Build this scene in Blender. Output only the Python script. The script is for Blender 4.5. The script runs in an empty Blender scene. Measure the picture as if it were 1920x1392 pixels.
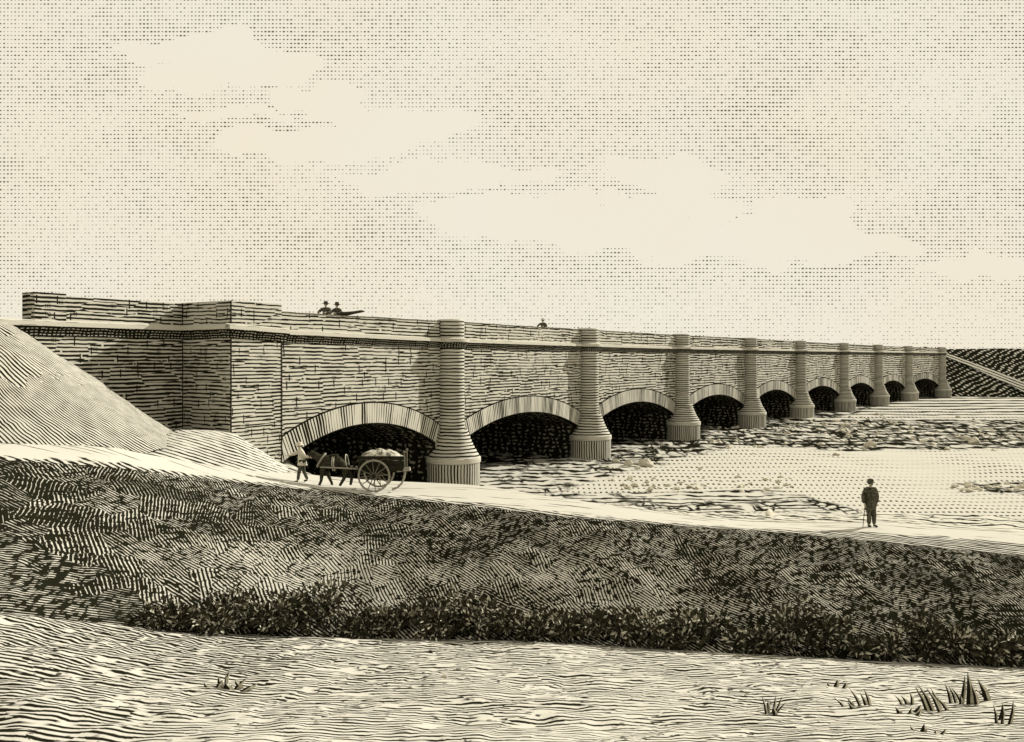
import bpy, bmesh, math, random
import numpy as np
from mathutils import Vector, Matrix, noise as mnoise
R = math.radians
S = bpy.context.scene
# ---------------------------------------------------------------- camera
HC, F, HOR = 8.14, 1650.0, 674.0          # eye height, focal length in photo pixels, horizon row
cam = bpy.data.cameras.new("camera"); co = bpy.data.objects.new("camera", cam); S.collection.objects.link(co)
co.location = (0, 0, HC); co.rotation_euler = (R(90), 0, 0)
cam.sensor_width = 36; cam.lens = 36 * F / 1920; cam.shift_y = -(696 - HOR) / 1920 * -1 * -1
cam.clip_start = 0.1; cam.clip_end = 6000
S.camera = co
# ---------------------------------------------------------------- light
SUN_EL, SUN_H = R(28), (0.80, 0.60)        # sun to the right and a little behind the bridge
sh = Vector((SUN_H[0], SUN_H[1], 0)).normalized()
sd = Vector((sh.x * math.cos(SUN_EL), sh.y * math.cos(SUN_EL), math.sin(SUN_EL)))
sl = bpy.data.lights.new("sun", 'SUN'); sl.energy = 5.0; sl.angle = R(0.5); sl.color = (1, .965, .90)
so = bpy.data.objects.new("sun", sl); S.collection.objects.link(so)
so.rotation_euler = sd.to_track_quat('Z', 'Y').to_euler(); so.location = (60, 60, 80)
S.view_settings.view_transform = 'Standard'; S.view_settings.look = 'None'
S.view_settings.exposure = 0.5; S.view_settings.gamma = 1
S.cycles.max_bounces = 5

# ---------------------------------------------------------------- node helper
class N:
    def __init__(s, tree): s.t = tree; s.n = tree.nodes; s.l = tree.links
    def put(s, sock, v):
        if isinstance(v, bpy.types.NodeSocket): s.l.new(v, sock)
        elif v is not None: sock.default_value = v
    def m(s, op, a, b=None, c=None, clamp=False):
        n = s.n.new('ShaderNodeMath'); n.operation = op; n.use_clamp = clamp
        s.put(n.inputs[0], a); s.put(n.inputs[1], b); s.put(n.inputs[2], c); return n.outputs[0]
    def add(s, a, b): return s.m('ADD', a, b)
    def sub(s, a, b): return s.m('SUBTRACT', a, b)
    def mul(s, a, b): return s.m('MULTIPLY', a, b)
    def mx(s, a, b): return s.m('MAXIMUM', a, b)
    def mn(s, a, b): return s.m('MINIMUM', a, b)
    def fr(s, a): return s.m('FRACT', a)
    def xyz(s, v):
        n = s.n.new('ShaderNodeSeparateXYZ'); s.put(n.inputs[0], v); return n.outputs
    def vec(s, x=0., y=0., z=0.):
        n = s.n.new('ShaderNodeCombineXYZ'); s.put(n.inputs[0], x); s.put(n.inputs[1], y); s.put(n.inputs[2], z); return n.outputs[0]
    def noise(s, v, scale=1., det=2., rough=.5):
        n = s.n.new('ShaderNodeTexNoise'); s.put(n.inputs['Vector'], v); n.inputs['Scale'].default_value = scale
        n.inputs['Detail'].default_value = det; n.inputs['Roughness'].default_value = rough; return n.outputs[0]
    def cn(s, v, scale=1., det=2., amp=1.): return s.mul(s.sub(s.noise(v, scale, det), .5), 2 * amp)
    def white(s, v):
        n = s.n.new('ShaderNodeTexWhiteNoise'); n.noise_dimensions = '3D'; s.put(n.inputs['Vector'], v); return n.outputs[0]
    def step(s, a, lo, hi):     # smooth 0..1
        n = s.n.new('ShaderNodeMapRange'); s.put(n.inputs[0], a); n.inputs[1].default_value = lo; n.inputs[2].default_value = hi
        n.clamp = True; return n.outputs[0]
    def line(s, v, duty, soft=.12):   # 1 on the line
        tri = s.m('ABSOLUTE', s.sub(s.mul(s.fr(v), 2.), 1.))     # 1 at integer, 0 half way
        return s.m('ADD', s.m('DIVIDE', s.sub(tri, s.sub(1., duty)), soft), .5, clamp=True)
    def mixc(s, f, a, b):
        n = s.n.new('ShaderNodeMix'); n.data_type = 'RGBA'; s.put(n.inputs[0], f); s.put(n.inputs[6], a); s.put(n.inputs[7], b); return n.outputs[2]
    def coord(s, which):
        n = s.n.new('ShaderNodeTexCoord'); return n.outputs[which]
    def pos(s): return s.n.new('ShaderNodeNewGeometry').outputs['Position']

PAPER = (.51, .487, .41, 1); INK = (.011, .011, .006, 1)
def surf(name, f, paper=PAPER, ink=INK, rough=.9):
    m = bpy.data.materials.new(name); m.use_nodes = True; k = N(m.node_tree); k.n.clear()
    mask = f(k)
    grain = k.noise(k.pos(), 22., 2.)
    pc = k.mixc(k.step(grain, .3, .75), (paper[0] * .90, paper[1] * .90, paper[2] * .88, 1), paper)
    col = k.mixc(mask, pc, ink) if mask is not None else pc
    b = k.n.new('ShaderNodeBsdfPrincipled'); k.put(b.inputs['Base Color'], col)
    b.inputs['Roughness'].default_value = rough; b.inputs['Specular IOR Level'].default_value = 0.
    o = k.n.new('ShaderNodeOutputMaterial'); k.l.new(b.outputs[0], o.inputs[0]); return m

def f_wall(sp, duty=.36, joints=.42, width=5.5, wob=.16):
    def f(k):
        u, v, _ = k.xyz(k.coord('UV'))
        p = k.vec(k.mul(u, .9), k.mul(v, 1.6), 0.)
        vv = k.add(k.m('DIVIDE', v, sp), k.cn(k.vec(k.mul(u, 1.3), k.mul(v, .6), 3.), 1. * .25 / sp, 2., wob * 1.0))
        vc = k.n.new('ShaderNodeTexVoronoi'); vc.voronoi_dimensions = '2D'; vc.inputs['Scale'].default_value = .25 / sp
        k.put(vc.inputs['Vector'], k.vec(k.mul(u, .55), k.mul(v, 1.5), 0.)); cc = k.xyz(vc.outputs['Color'])
        vv = k.add(vv, k.mul(cc[0], .55))
        wt0 = k.mul(k.sub(cc[1], .5), .16)
        wt = k.cn(p, .9 * .25 / sp, 3., .26)
        patch = k.cn(k.vec(u, k.mul(v, 2.2), 7.), .22 * .25 / sp, 3., .22)
        ln = k.line(vv, k.add(duty, k.add(wt0, k.add(wt, patch))), .22)
        ln = k.mul(ln, k.step(k.noise(k.vec(k.mul(u, 2.2 * .25 / sp), k.mul(k.m('FLOOR', k.add(vv, .5)), 4.1), 0.), 1., 1.), .26, .31))
        row = k.m('FLOOR', k.add(vv, .5))
        row2 = k.m('FLOOR', k.mul(k.add(vv, .5), .5))
        uu = k.add(k.m('DIVIDE', u, sp * width), k.mul(k.white(k.vec(row2, 2.3, 0.)), 9.))
        on = k.m('GREATER_THAN', k.white(k.vec(row2, k.m('FLOOR', k.add(uu, .5)), 4.)), 1 - joints)
        jn = k.mul(k.line(k.add(uu, k.cn(k.vec(u, v, 1.), 2., 1., .02)), .075, .04), on)
        # little groups of upright ticks
        tk = k.mul(k.line(k.m('DIVIDE', u, sp * .42), .45, .2),
                   k.mul(k.m('GREATER_THAN', k.white(k.vec(row, k.m('FLOOR', k.m('DIVIDE', u, sp * 1.5)), 9.)), .95), 1.))
        return k.mx(ln, k.mx(jn, tk))
    return f
def f_hatch(a, b, c, sp, duty, var=.3, wob=.5, big=.15):
    def f(k):
        P = k.pos(); x, y, z = k.xyz(P)
        v = k.m('DIVIDE', k.add(k.mul(x, a), k.add(k.mul(y, b), k.mul(z, c))), sp)
        v = k.add(v, k.cn(P, .7, 2., wob))
        d = k.add(duty, k.add(k.cn(P, 1.9, 3., var), k.cn(P, .28, 2., big)))
        return k.line(v, d, .22)
    return f
M = {}
def wallmat(sp, duty=.36, joints=.42):
    key = "stone_%.2f_%.2f" % (sp, duty)
    if key not in M: M[key] = surf(key, f_wall(sp, duty, joints))
    return M[key]
def f_uv(axis, sp, duty, var=.35, wob=.25, blocks=0.):
    def f(k):
        u, v, _ = k.xyz(k.coord('UV')); a, o = (u, v) if axis == 'u' else (v, u)
        vv = k.add(k.m('DIVIDE', a, sp), k.cn(k.vec(k.mul(u, 1.), k.mul(v, 1.), 0.), .8, 2., wob))
        d = k.add(duty, k.cn(k.vec(k.mul(a, 2.2 / sp * .25), k.mul(o, .35), 5.), 1., 2., var))
        if blocks: d = k.add(d, k.mul(k.sub(k.white(k.vec(k.m('FLOOR', k.m('DIVIDE', a, sp * 2.7)), 1., 1.)), .5), blocks))
        return k.line(vv, d, .22)
    return f
def f_vault_shade(k):
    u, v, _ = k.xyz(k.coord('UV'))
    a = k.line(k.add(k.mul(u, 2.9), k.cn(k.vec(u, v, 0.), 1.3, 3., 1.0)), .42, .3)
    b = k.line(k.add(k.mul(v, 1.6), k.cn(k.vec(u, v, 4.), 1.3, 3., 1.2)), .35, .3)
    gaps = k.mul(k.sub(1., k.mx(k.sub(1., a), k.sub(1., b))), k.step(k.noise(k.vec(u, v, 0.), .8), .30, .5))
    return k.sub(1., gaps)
M['vault'] = surf('vault', f_vault_shade, paper=(.33, .31, .25, 1))  # dim paper and heavy ink paint the darkness inside the arches
def f_vous(k):
    a = f_uv('u', .20, .42, .6, .3, .6)(k); v = k.xyz(k.coord('UV'))[1]
    return k.mx(a, k.mx(k.m('GREATER_THAN', v, 1.20), k.m('LESS_THAN', v, .05)))
M['voussoir'] = surf('voussoir', f_vous)
M['shaft'] = surf('shaft', f_uv('v', .215, .42, .30, .4))
def f_mould_shade(k):
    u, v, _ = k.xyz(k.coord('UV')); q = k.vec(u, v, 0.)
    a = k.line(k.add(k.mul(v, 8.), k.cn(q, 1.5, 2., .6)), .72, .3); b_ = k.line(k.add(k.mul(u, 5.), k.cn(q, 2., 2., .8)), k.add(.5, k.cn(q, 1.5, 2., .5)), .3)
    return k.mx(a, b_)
M['shaded_moulding'] = surf('shaded_moulding', f_mould_shade)  # dense ink paints the shadow band below the string course
M['base'] = surf('base', f_uv('u', .21, .42, .3, .3))
M['fillet'] = surf('fillet', lambda k: k.mul(k.line(k.add(k.mul(k.xyz(k.coord('UV'))[1], 5.), k.cn(k.pos(), .6, 2., .3)), .1, .2), k.step(k.noise(k.pos(), 1.1), .5, .6)))
def f_road(k):
    P = k.pos(); x, y, z = k.xyz(P)
    q = k.vec(k.mul(x, .35), k.mul(k.add(y, k.mul(x, .15)), 1.2), 0.)
    v = k.add(k.mul(k.add(y, k.mul(x, .16)), 1.9), k.cn(q, .8, 3., .7))
    base = k.mul(k.line(v, .17, .12), k.step(k.noise(q, 1.0, 3.), .54, .6))
    uu, ww, _ = k.xyz(k.coord('UV')); edge = k.sub(k.add(.75, k.mul(k.step(x, 9., 17.), 2.0)), k.add(ww, k.cn(k.vec(x, y, 0.), 1.1, 4., 1.3)))
    gr = k.mul(k.line(k.add(k.mul(x, 1.4), k.add(k.mul(y, 2.2), k.cn(P, 1., 2., .8))), .55, .25), k.step(edge, -.05, .15))
    return k.mx(base, gr)
M['road'] = surf('road', f_road, paper=(.50, .478, .41, 1))
def f_field(k):
    u, v, _ = k.xyz(k.coord('UV'))
    q = k.vec(k.mul(u, .55), k.mul(v, .45), 0.)
    cell = k.n.new('ShaderNodeTexVoronoi'); cell.voronoi_dimensions = '2D'; cell.inputs['Scale'].default_value = 1.
    k.put(cell.inputs['Vector'], k.vec(k.add(k.mul(u, .75), k.cn(q, 2.2, 3., .7)), k.add(k.mul(v, .24), k.cn(q, 1.8, 3., .5)), 0.))
    cr_ = k.xyz(cell.outputs['Color'])
    vv = k.add(k.mul(v, 2.35), k.cn(q, .5, 2., .9)); vv = k.add(vv, k.cn(q, 3.0, 2., .36))
    vv = k.add(vv, k.add(cr_[0], k.mul(u, k.mul(k.sub(cr_[1], .5), .7))))
    d = k.add(.39, k.add(k.cn(q, 2.6, 3., .20), k.add(k.mul(k.sub(cr_[2], .5), .16), k.cn(q, .16, 2., .20))))
    d = k.add(d, k.add(k.mul(k.step(k.m('MULTIPLY', u, -1.), 2.5, 9.), .17), k.mul(k.step(v, 92., 103.), .05)))
    d = k.mn(d, .60)
    ln = k.mul(k.line(vv, d, .22), k.step(k.noise(k.vec(k.mul(u, 1.1), k.mul(k.m('FLOOR', k.add(vv, .5)), 3.7), 0.), 1., 1.), .33, .38))
    fleck = k.mul(k.step(k.noise(k.vec(k.mul(u, 5.), k.mul(vv, .9), 3.), 1., 2.), .60, .65), k.step(k.noise(q, .7, 3.), .47, .56))
    return k.mx(ln, k.mul(fleck, .9))
M['field'] = surf('field', f_field, paper=(.50, .478, .41, 1))
def f_bank(k):
    u, v, _ = k.xyz(k.coord('UV')); q = k.vec(u, v, 0.)
    qd = k.vec(k.add(u, k.cn(q, .9, 2., .5)), k.add(v, k.cn(k.vec(u, v, 5.), .9, 2., .5)), 0.)
    vo = k.n.new('ShaderNodeTexVoronoi'); vo.voronoi_dimensions = '2D'; k.put(vo.inputs['Vector'], qd); vo.inputs['Scale'].default_value = 1.05
    r = k.xyz(vo.outputs['Color'])
    ang = k.add(k.mul(k.m('POWER', r[0], 1.4), 1.0), .45)
    low = k.add(k.sub(v, 1.2), k.add(k.mul(k.sub(r[2], .5), 1.6), k.mul(k.add(u, 11.), .5)))
    ang = k.mul(ang, k.m('GREATER_THAN', low, 0.))
    s, c = k.m('SINE', ang), k.m('COSINE', ang)
    w = k.m('DIVIDE', k.add(k.mul(u, s), k.mul(v, c)), .112)
    w = k.mul(w, k.add(1., k.mul(k.m('GREATER_THAN', k.add(k.mul(u, -1.), k.mul(r[2], 3.)), 11.5), .35)))
    w = k.add(w, k.cn(q, 1.3, 3., .42))
    gl = lambda cx, cy, rx, ry: k.mx(k.sub(1., k.add(k.m('POWER', k.m('ABSOLUTE', k.m('DIVIDE', k.sub(u, cx), rx)), 2.), k.m('POWER', k.m('ABSOLUTE', k.m('DIVIDE', k.sub(v, cy), ry)), 2.))), 0.)
    bare = k.mx(gl(-6.5, 2.6, 5.5, 2.6), k.mul(gl(1.5, 2.6, 5., 2.4), .6))
    tone = k.add(k.add(k.sub(.635, k.mul(bare, .17)), k.add(k.mul(k.step(k.mul(u, -1.), 5., 12.), .07), k.mul(k.step(u, 6., 12.), .05))), k.add(k.mul(k.sub(r[1], .5), .22), k.cn(k.vec(u, k.mul(v, 1.4), 2.), .5, 4., .30)))
    hatch = k.line(w, tone, .25)
    along = k.sub(k.mul(u, c), k.mul(v, s)); row = k.m('FLOOR', k.add(w, .5))
    brk = k.noise(k.vec(k.mul(along, 6.5), k.mul(row, 5.37), 0.), 1., 1.)
    zone = k.step(k.noise(k.vec(u, k.mul(v, 1.3), 8.), .6, 4.), .28, .72)
    zone = k.sub(zone, k.mul(bare, .9))
    x2 = k.step(k.add(brk, k.mul(zone, .13)), .535, .585)
    return k.mx(hatch, x2)
M['bank'] = surf('bank', f_bank, paper=(.49, .468, .395, 1))
def f_bed(k):
    P = k.pos(); x, y, z = k.xyz(P)
    vr = k.mul(k.m('POWER', k.mx(y, 5.), -.75), 1000.)
    uu = k.mul(x, k.mul(k.m('POWER', k.mx(y, 5.), -.6), 32.))
    qa = k.vec(k.mul(x, .16), k.mul(vr, .10), 0.)
    # tone zones : rubble bars of the river
    zone = k.add(k.cn(k.vec(k.mul(x, .02), k.mul(y, .05), 0.), 1., 3., .5), 0.)
    def bar(x0, x1, y0, y1, sx, sy):
        yy = k.add(y, k.cn(k.vec(x, y, 3.), .09, 2., sy * 1.4)); xx = k.add(x, k.cn(k.vec(x, y, 9.), .12, 2., sx * 1.4))
        a = k.mul(k.step(xx, x0, x0 + sx), k.sub(1., k.step(xx, x1, x1 + sx)))
        return k.mul(a, k.mul(k.step(yy, y0, y0 + sy), k.sub(1., k.step(yy, y1, y1 + sy))))
    near = k.mul(k.sub(1., k.step(k.add(k.sub(x, k.mul(k.sub(y, 50.), .62)), k.cn(k.vec(x, y, 1.), .2, 2., 2.)), -2., 2.)), 1.)
    rub = k.mx(bar(9, 300, 78, 118, 6, 5), k.mx(near, k.mx(bar(-2, 17, 46, 53, 3, 2), bar(27, 60, 52, 57.5, 3, 1.5))))
    far = k.step(y, 118., 132.)
    # rubble: broken lines and stone rims
    v1 = k.add(vr, k.cn(qa, 2.2, 3., 1.4))
    l1 = k.line(k.mul(v1, 1.), k.add(k.add(.35, k.mul(k.step(y, 55., 80.), .17)), k.cn(qa, 6., 3., .6)), .25)
    vo = k.n.new('ShaderNodeTexVoronoi'); vo.feature = 'DISTANCE_TO_EDGE'
    k.put(vo.inputs['Vector'], k.vec(k.add(k.mul(uu, .48), k.cn(qa, 9., 2., .5)), k.add(k.mul(vr, .62), k.cn(qa, 9., 2., .5)), 0.)); vo.inputs['Scale'].default_value = 1.
    rim = k.sub(1., k.step(vo.outputs['Distance'], .06, .16))
    rr = k.mx(k.mul(l1, k.step(k.noise(qa, 6.), .34, .46)), k.mul(rim, k.step(k.add(k.noise(qa, 2.3, 3.), k.mul(k.step(y, 55., 80.), .10)), .48, .6)))
    # still pale flats: rows of dots
    dot = k.mul(k.line(vr, .29, .2), k.line(uu, k.add(.44, k.cn(qa, .8, 2., .35)), .2))
    dot = k.mul(dot, k.step(k.noise(k.vec(k.mul(x, .06), k.mul(vr, .04), 4.), 1., 3.), .36, .5))
    fl = k.line(k.add(vr, k.cn(qa, 1., 2., .4)), k.add(.36, k.cn(qa, 1.6, 2., .3)), .25)
    o = k.mx(dot, k.mul(fl, far)); n = k.n.new('ShaderNodeMix'); n.data_type = 'FLOAT'
    k.put(n.inputs[0], k.step(rub, .35, .6)); k.put(n.inputs[2], o); k.put(n.inputs[3], rr); return n.outputs[0]
M['bed'] = surf('bed', f_bed, paper=(.50, .478, .41, 1))
def f_cone(k):
    u, rad, _ = k.xyz(k.coord('UV')); P = k.pos(); out = None
    d = k.add(.47, k.add(k.cn(P, 1.9, 3., .30), k.cn(P, .35, 2., .14)))
    for lo, hi, sp in ((4.6, 99, .19), (2.4, 4.6, .38), (1.2, 2.4, .76), (-1, 1.2, 1.5)):
        rj = k.add(rad, k.cn(P, 1.6, 3., 1.3))
        on = k.mul(k.m('GREATER_THAN', rj, lo * 1.15), k.m('LESS_THAN', rj, hi * 1.15))
        l_ = k.mul(k.line(k.add(k.m('DIVIDE', k.sub(u, k.mul(rad, .55)), sp), k.cn(P, .9, 2., .45 * .19 / sp + .15)), k.mn(d, .6), .22), on); out = l_ if out is None else k.mx(out, l_)
    return out
M['cone'] = surf('cone', f_cone)
M['turf'] = surf('turf', f_hatch(.80, .10, 1.0, .12, .45, .3, .45, .15))
M['mound'] = surf('mound', f_hatch(.30, .25, 1.0, .14, .30, .5, .6, .5), paper=(.50, .478, .41, 1))
def f_slope(k):
    P = k.pos(); x, y, z = k.xyz(P)
    w = k.add(k.mul(k.add(k.mul(y, 1.), k.mul(x, .28)), .62), k.cn(P, .35, 3., 1.2))
    return k.mx(k.line(w, k.add(.3, k.cn(P, 1., 3., .4)), .25), k.mul(k.line(k.add(k.mul(x, 1.2), k.cn(P, 1.2, 2., 1.)), .2, .2), k.step(k.noise(P, 1.2), .55, .62)))
M['slope'] = surf('slope', f_slope)
def f_hill(k):
    P = k.pos(); x, y, z = k.xyz(P)
    w = k.add(k.mul(k.add(z, k.mul(x, -.35)), 1.3), k.cn(P, .35, 2., .8)); w2 = k.add(k.mul(k.add(z, k.mul(x, .8)), 1.0), k.cn(P, .3, 2., .5))
    return k.mx(k.line(w, k.add(.66, k.cn(P, .25, 3., .4)), .25), k.line(w2, k.add(.5, k.cn(P, .12, 3., .7)), .25))
M['hill'] = surf('hill', f_hill)
M['lit_streak'] = surf('lit_streak', f_hatch(.75, 0, 1.2, 1.1, .38, .2, .2, .1))  # paler hatch paints the sunlit slope edge on the far bank
def plain(name, col, amt=.0, dark=INK, scale=9.):
    M[name] = surf(name, (lambda k: k.mul(k.step(k.noise(k.pos(), scale, 3.), .5, .6), amt)) if amt else (lambda k: None), paper=col + (1,), ink=dark)
plain('ink', (.022, .02, .013)); plain('ink2', (.05, .046, .032), .5); plain('cloth_dark', (.10, .095, .07), .85, scale=14.)
plain('cloth_light', (.62, .58, .47), .25, scale=12.); plain('skin', (.5, .44, .34)); plain('hide', (.05, .046, .032), .7, scale=11.)
plain('wood_dark', (.03, .028, .019), .5); plain('spoke_wood', (.16, .15, .11), .3, scale=14.); plain('wood_light', (.33, .31, .25), .3, scale=14.); plain('leaf', (.56, .53, .42), .2, scale=15.)
plain('leaf_dark', (.045, .042, .026)); plain('stone', (.6, .56, .45), .18, scale=7.); plain('canvas', (.5, .475, .39), .75, scale=6.); plain('iron', (.03, .028, .02))
plain('soil', (.03, .028, .018)); plain('coping', (.12, .11, .08), .8, scale=5.)

# ---------------------------------------------------------------- sky (world): pale paper sky, rows of dots, blank clouds
w = bpy.data.worlds.new("World"); S.world = w; w.use_nodes = True; k = N(w.node_tree); k.n.clear()
dx, dy, dz = k.xyz(k.coord('Generated'))
dya = k.mx(k.m('ABSOLUTE', dy), .12); az = k.m('DIVIDE', dx, dya); el = k.m('DIVIDE', dz, dya)
q = k.vec(az, el, 0.)
azw = k.add(az, k.cn(q, 8., 5., .075)); elw = k.add(el, k.cn(k.vec(az, el, 5.), 11., 5., .045))
def blob(cx, cy, rx, ry):
    a = k.m('DIVIDE', k.sub(azw, (cx)), rx); b = k.m('DIVIDE', k.sub(elw, cy), ry)
    return k.sub(1., k.add(k.mul(a, a), k.mul(b, b)))
def A(px): return (px - 960) / F
def E(px, py): return (HOR - py) / F
cl = None
for (px, py, rx, ry) in [(330, 85, 110, 22), (440, 125, 150, 36), (600, 185, 90, 28), (750, 235, 110, 40), (640, 215, 90, 22), (830, 330, 160, 26), (560, 275, 110, 30), (1010, 400, 240, 34),
                         (1180, 440, 260, 26), (1250, 330, 130, 34), (1500, 445, 110, 30), (1350, 465, 140, 28), (1620, 470, 110, 24), (1850, 505, 110, 16), (430, 215, 90, 14), (1300, 390, 110, 30), (1520, 400, 60, 30)]:
    bl = blob(A(px), E(px, py), rx * .92 / F, ry * .85 / F); cl = bl if cl is None else k.mx(cl, bl)
cloud = k.step(k.add(cl, k.cn(k.vec(az, k.mul(el, 1.6), 9.), 14., 6., 1.5)), -.9, .5)
dens = k.add(.40, k.cn(k.vec(az, k.mul(el, 2.5), 2.), 5., 4., .34))
dens = k.sub(dens, k.mul(k.sub(1., k.step(el, 0., .13)), .16))
g = k.add(.0, k.cn(k.vec(az, k.mul(el, 1.5), 3.), 22., 2., .09))
uu = k.mul(az, F / 6.9); vv = k.add(k.mul(el, F / 7.4), k.cn(q, 9., 1., .12))
jit = k.mul(k.sub(k.white(k.vec(k.m('FLOOR', k.add(uu, .5)), k.m('FLOOR', k.add(vv, .5)), 0.)), .5), .34)
dd = k.sub(k.add(dens, k.add(g, jit)), k.mul(cloud, 1.2))
tu = k.m('ABSOLUTE', k.sub(k.fr(k.add(uu, .5)), .5)); tv = k.m('ABSOLUTE', k.sub(k.fr(k.add(vv, .5)), .5))
rad = k.m('SQRT', k.add(k.mul(k.mul(tu, tu), .62), k.mul(k.mul(tv, tv), 1.6)))
dots = k.m('ADD', k.m('DIVIDE', k.sub(k.mul(dd, .42), rad), .10), .5, clamp=True)
dots = k.mul(dots, k.step(dd, .1, .2)); dots = k.mul(dots, k.step(el, -.02, 0.))
base = k.mixc(k.step(k.noise(q, 3., 3.), .35, .65), (.865, .815, .68, 1), (.88, .80, .64, 1))
col = k.mixc(dots, base, (.13, .125, .085, 1))
bg = k.n.new('ShaderNodeBackground'); k.put(bg.inputs[0], col); bg.inputs[1].default_value = 0.715
ow = k.n.new('ShaderNodeOutputWorld'); k.l.new(bg.outputs[0], ow.inputs[0])
w.cycles.sampling_method = 'MANUAL'; w.cycles.sample_map_resolution = 512

# ---------------------------------------------------------------- object helpers
def tag(o, label=None, cat=None, group=None, kind=None):
    if label: o['label'] = label
    if cat: o['category'] = cat
    if group: o['group'] = group
    if kind: o['kind'] = kind
    return o
def empty(name, loc=(0, 0, 0), rz=0):
    o = bpy.data.objects.new(name, None); S.collection.objects.link(o); o.location = loc; o.rotation_euler = (0, 0, rz); o.empty_display_size = .3; return o
def mesh(name, vs, fs, mats, parent=None, uv=None, smooth=False, mi=None):
    me = bpy.data.meshes.new(name); me.from_pydata([tuple(v) for v in vs], [], fs)
    for m in (mats if isinstance(mats, (list, tuple)) else [mats]): me.materials.append(M[m] if isinstance(m, str) else m)
    if uv is not None:
        l = me.uv_layers.new(name="UVMap")
        fl = np.array([c for f in uv for p in f for c in p], dtype=np.float32); l.data.foreach_set('uv', fl)
    if mi is not None: me.polygons.foreach_set('material_index', mi)
    if smooth: me.polygons.foreach_set('use_smooth', [True] * len(me.polygons))
    me.update(); o = bpy.data.objects.new(name, me); S.collection.objects.link(o)
    if parent: o.parent = parent
    return o
class B:
    """collects faces with uv"""
    def __init__(s): s.v = []; s.f = []; s.uv = []
    def q(s, pts, uvs=None):
        i = len(s.v); s.v += [tuple(p) for p in pts]; s.f.append(tuple(range(i, i + len(pts))))
        s.uv.append(uvs or [(p[0] + p[1], p[2]) for p in pts])
    def box(s, c, sz, rot=None):
        a = [Vector((x * sz[0] / 2, y * sz[1] / 2, z * sz[2] / 2)) for x in (-1, 1) for y in (-1, 1) for z in (-1, 1)]
        if rot is not None: a = [rot @ p for p in a]
        a = [p + Vector(c) for p in a]
        for f in ((0, 1, 3, 2), (4, 6, 7, 5), (0, 4, 5, 1), (2, 3, 7, 6), (0, 2, 6, 4), (1, 5, 7, 3)): s.q([a[i] for i in f])
        return s
    def bar(s, a, b, r, n=8, r2=None):
        a = Vector(a); b = Vector(b); d = (b - a).normalized(); x = d.orthogonal().normalized(); y = d.cross(x); r2 = r if r2 is None else r2
        ra = [a + (x * math.cos(t) + y * math.sin(t)) * r for t in [2 * math.pi * i / n for i in range(n)]]
        rb = [b + (x * math.cos(t) + y * math.sin(t)) * r2 for t in [2 * math.pi * i / n for i in range(n)]]
        for i in range(n):
            j = (i + 1) % n; s.q([ra[i], ra[j], rb[j], rb[i]])
        s.q(ra[::-1]); s.q(rb); return s
    def lathe(s, prof, c=(0, 0), n=32):
        for i in range(n):
            a, b = 2 * math.pi * i / n, 2 * math.pi * (i + 1) / n
            L = 0
            for (r0, z0), (r1, z1) in zip(prof, prof[1:]):
                dl = math.hypot(r1 - r0, z1 - z0); rm = max(r0, r1)
                P = lambda r, z, t: (c[0] + r * math.cos(t), c[1] + r * math.sin(t), z)
                s.q([P(r0, z0, a), P(r0, z0, b), P(r1, z1, b), P(r1, z1, a)], [(a * rm, z0), (b * rm, z0), (b * rm, z1), (a * rm, z1)])
        return s
    def make(s, name, mats, parent=None, smooth=False, weld=True):
        o = mesh(name, s.v, s.f, mats, parent, s.uv, smooth)
        if weld:
            bm = bmesh.new(); bm.from_mesh(o.data); bmesh.ops.remove_doubles(bm, verts=bm.verts, dist=.0004)
            if smooth:
                for e in bm.edges:
                    if len(e.link_faces) == 2 and e.calc_face_angle(0) > R(38): e.smooth = False
            bm.to_mesh(o.data); bm.free()
        return o
def P(px, py, D): return Vector(((px - 960) / F * D, D, HC - (py - HOR) / F * D))
def nz(x, y, s=1., z=0.): return mnoise.noise(Vector((x * s, y * s, z)))

# ---------------------------------------------------------------- terrain
COL = np.arange(-1500, 3600, 12.)
def track(pts, sm=3):
    a = np.array(pts, float); py = np.interp(COL, a[:, 0], a[:, 1]); D = np.interp(COL, a[:, 0], a[:, 2])
    kr = np.ones(2 * sm + 1) / (2 * sm + 1)
    f = lambda q: np.convolve(np.pad(q, sm, mode='edge'), kr, 'valid')
    py, D = f(py), f(D)
    return np.stack([(COL - 960) / F * D, D, HC - (py - HOR) / F * D], 1)
near_pts = [(-1500, 820, 15), (-400, 850, 23), (0, 862, 27), (200, 875, 30), (350, 893, 32.5), (520, 913, 35.5), (640, 925, 36.5), (860, 946, 35), (1100, 973, 33), (1280, 986, 32.5), (1500, 1001, 31.5), (1700, 1021, 30.5), (1920, 1042, 29.5), (3600, 1230, 22)]
far_pts = [(-1500, 790, 18), (-400, 815, 26), (0, 832, 30.2), (200, 838, 33), (350, 866, 36), (480, 883, 39), (565, 889, 41.5), (700, 901, 42), (800, 905, 41), (900, 910, 40), (1000, 926, 38.5), (1200, 956, 36.4), (1400, 979, 35.2), (1560, 982, 35), (1630, 979, 35.2), (1700, 983, 35.2), (1920, 998, 34.5), (3600, 1120, 30)]
foot_pts = [(-1500, 1100, 13), (0, 1150, 22), (350, 1186, 26), (640, 1196, 28), (1000, 1202, 27.5), (1300, 1221, 26.3), (1600, 1237, 25.2), (1920, 1252, 24.2), (3600, 1400, 18)]
T_near, T_far, T_foot = track(near_pts), track(far_pts), track(foot_pts)
T_front = np.stack([(COL - 960) / F * 12.5, np.full(len(COL), 12.5), np.full(len(COL), HC - (1392 - HOR + 10) / F * 12.5)], 1)
T_close = np.stack([(COL - 960) / F * 4, np.full(len(COL), 4.), np.full(len(COL), 4.9)], 1)
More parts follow.
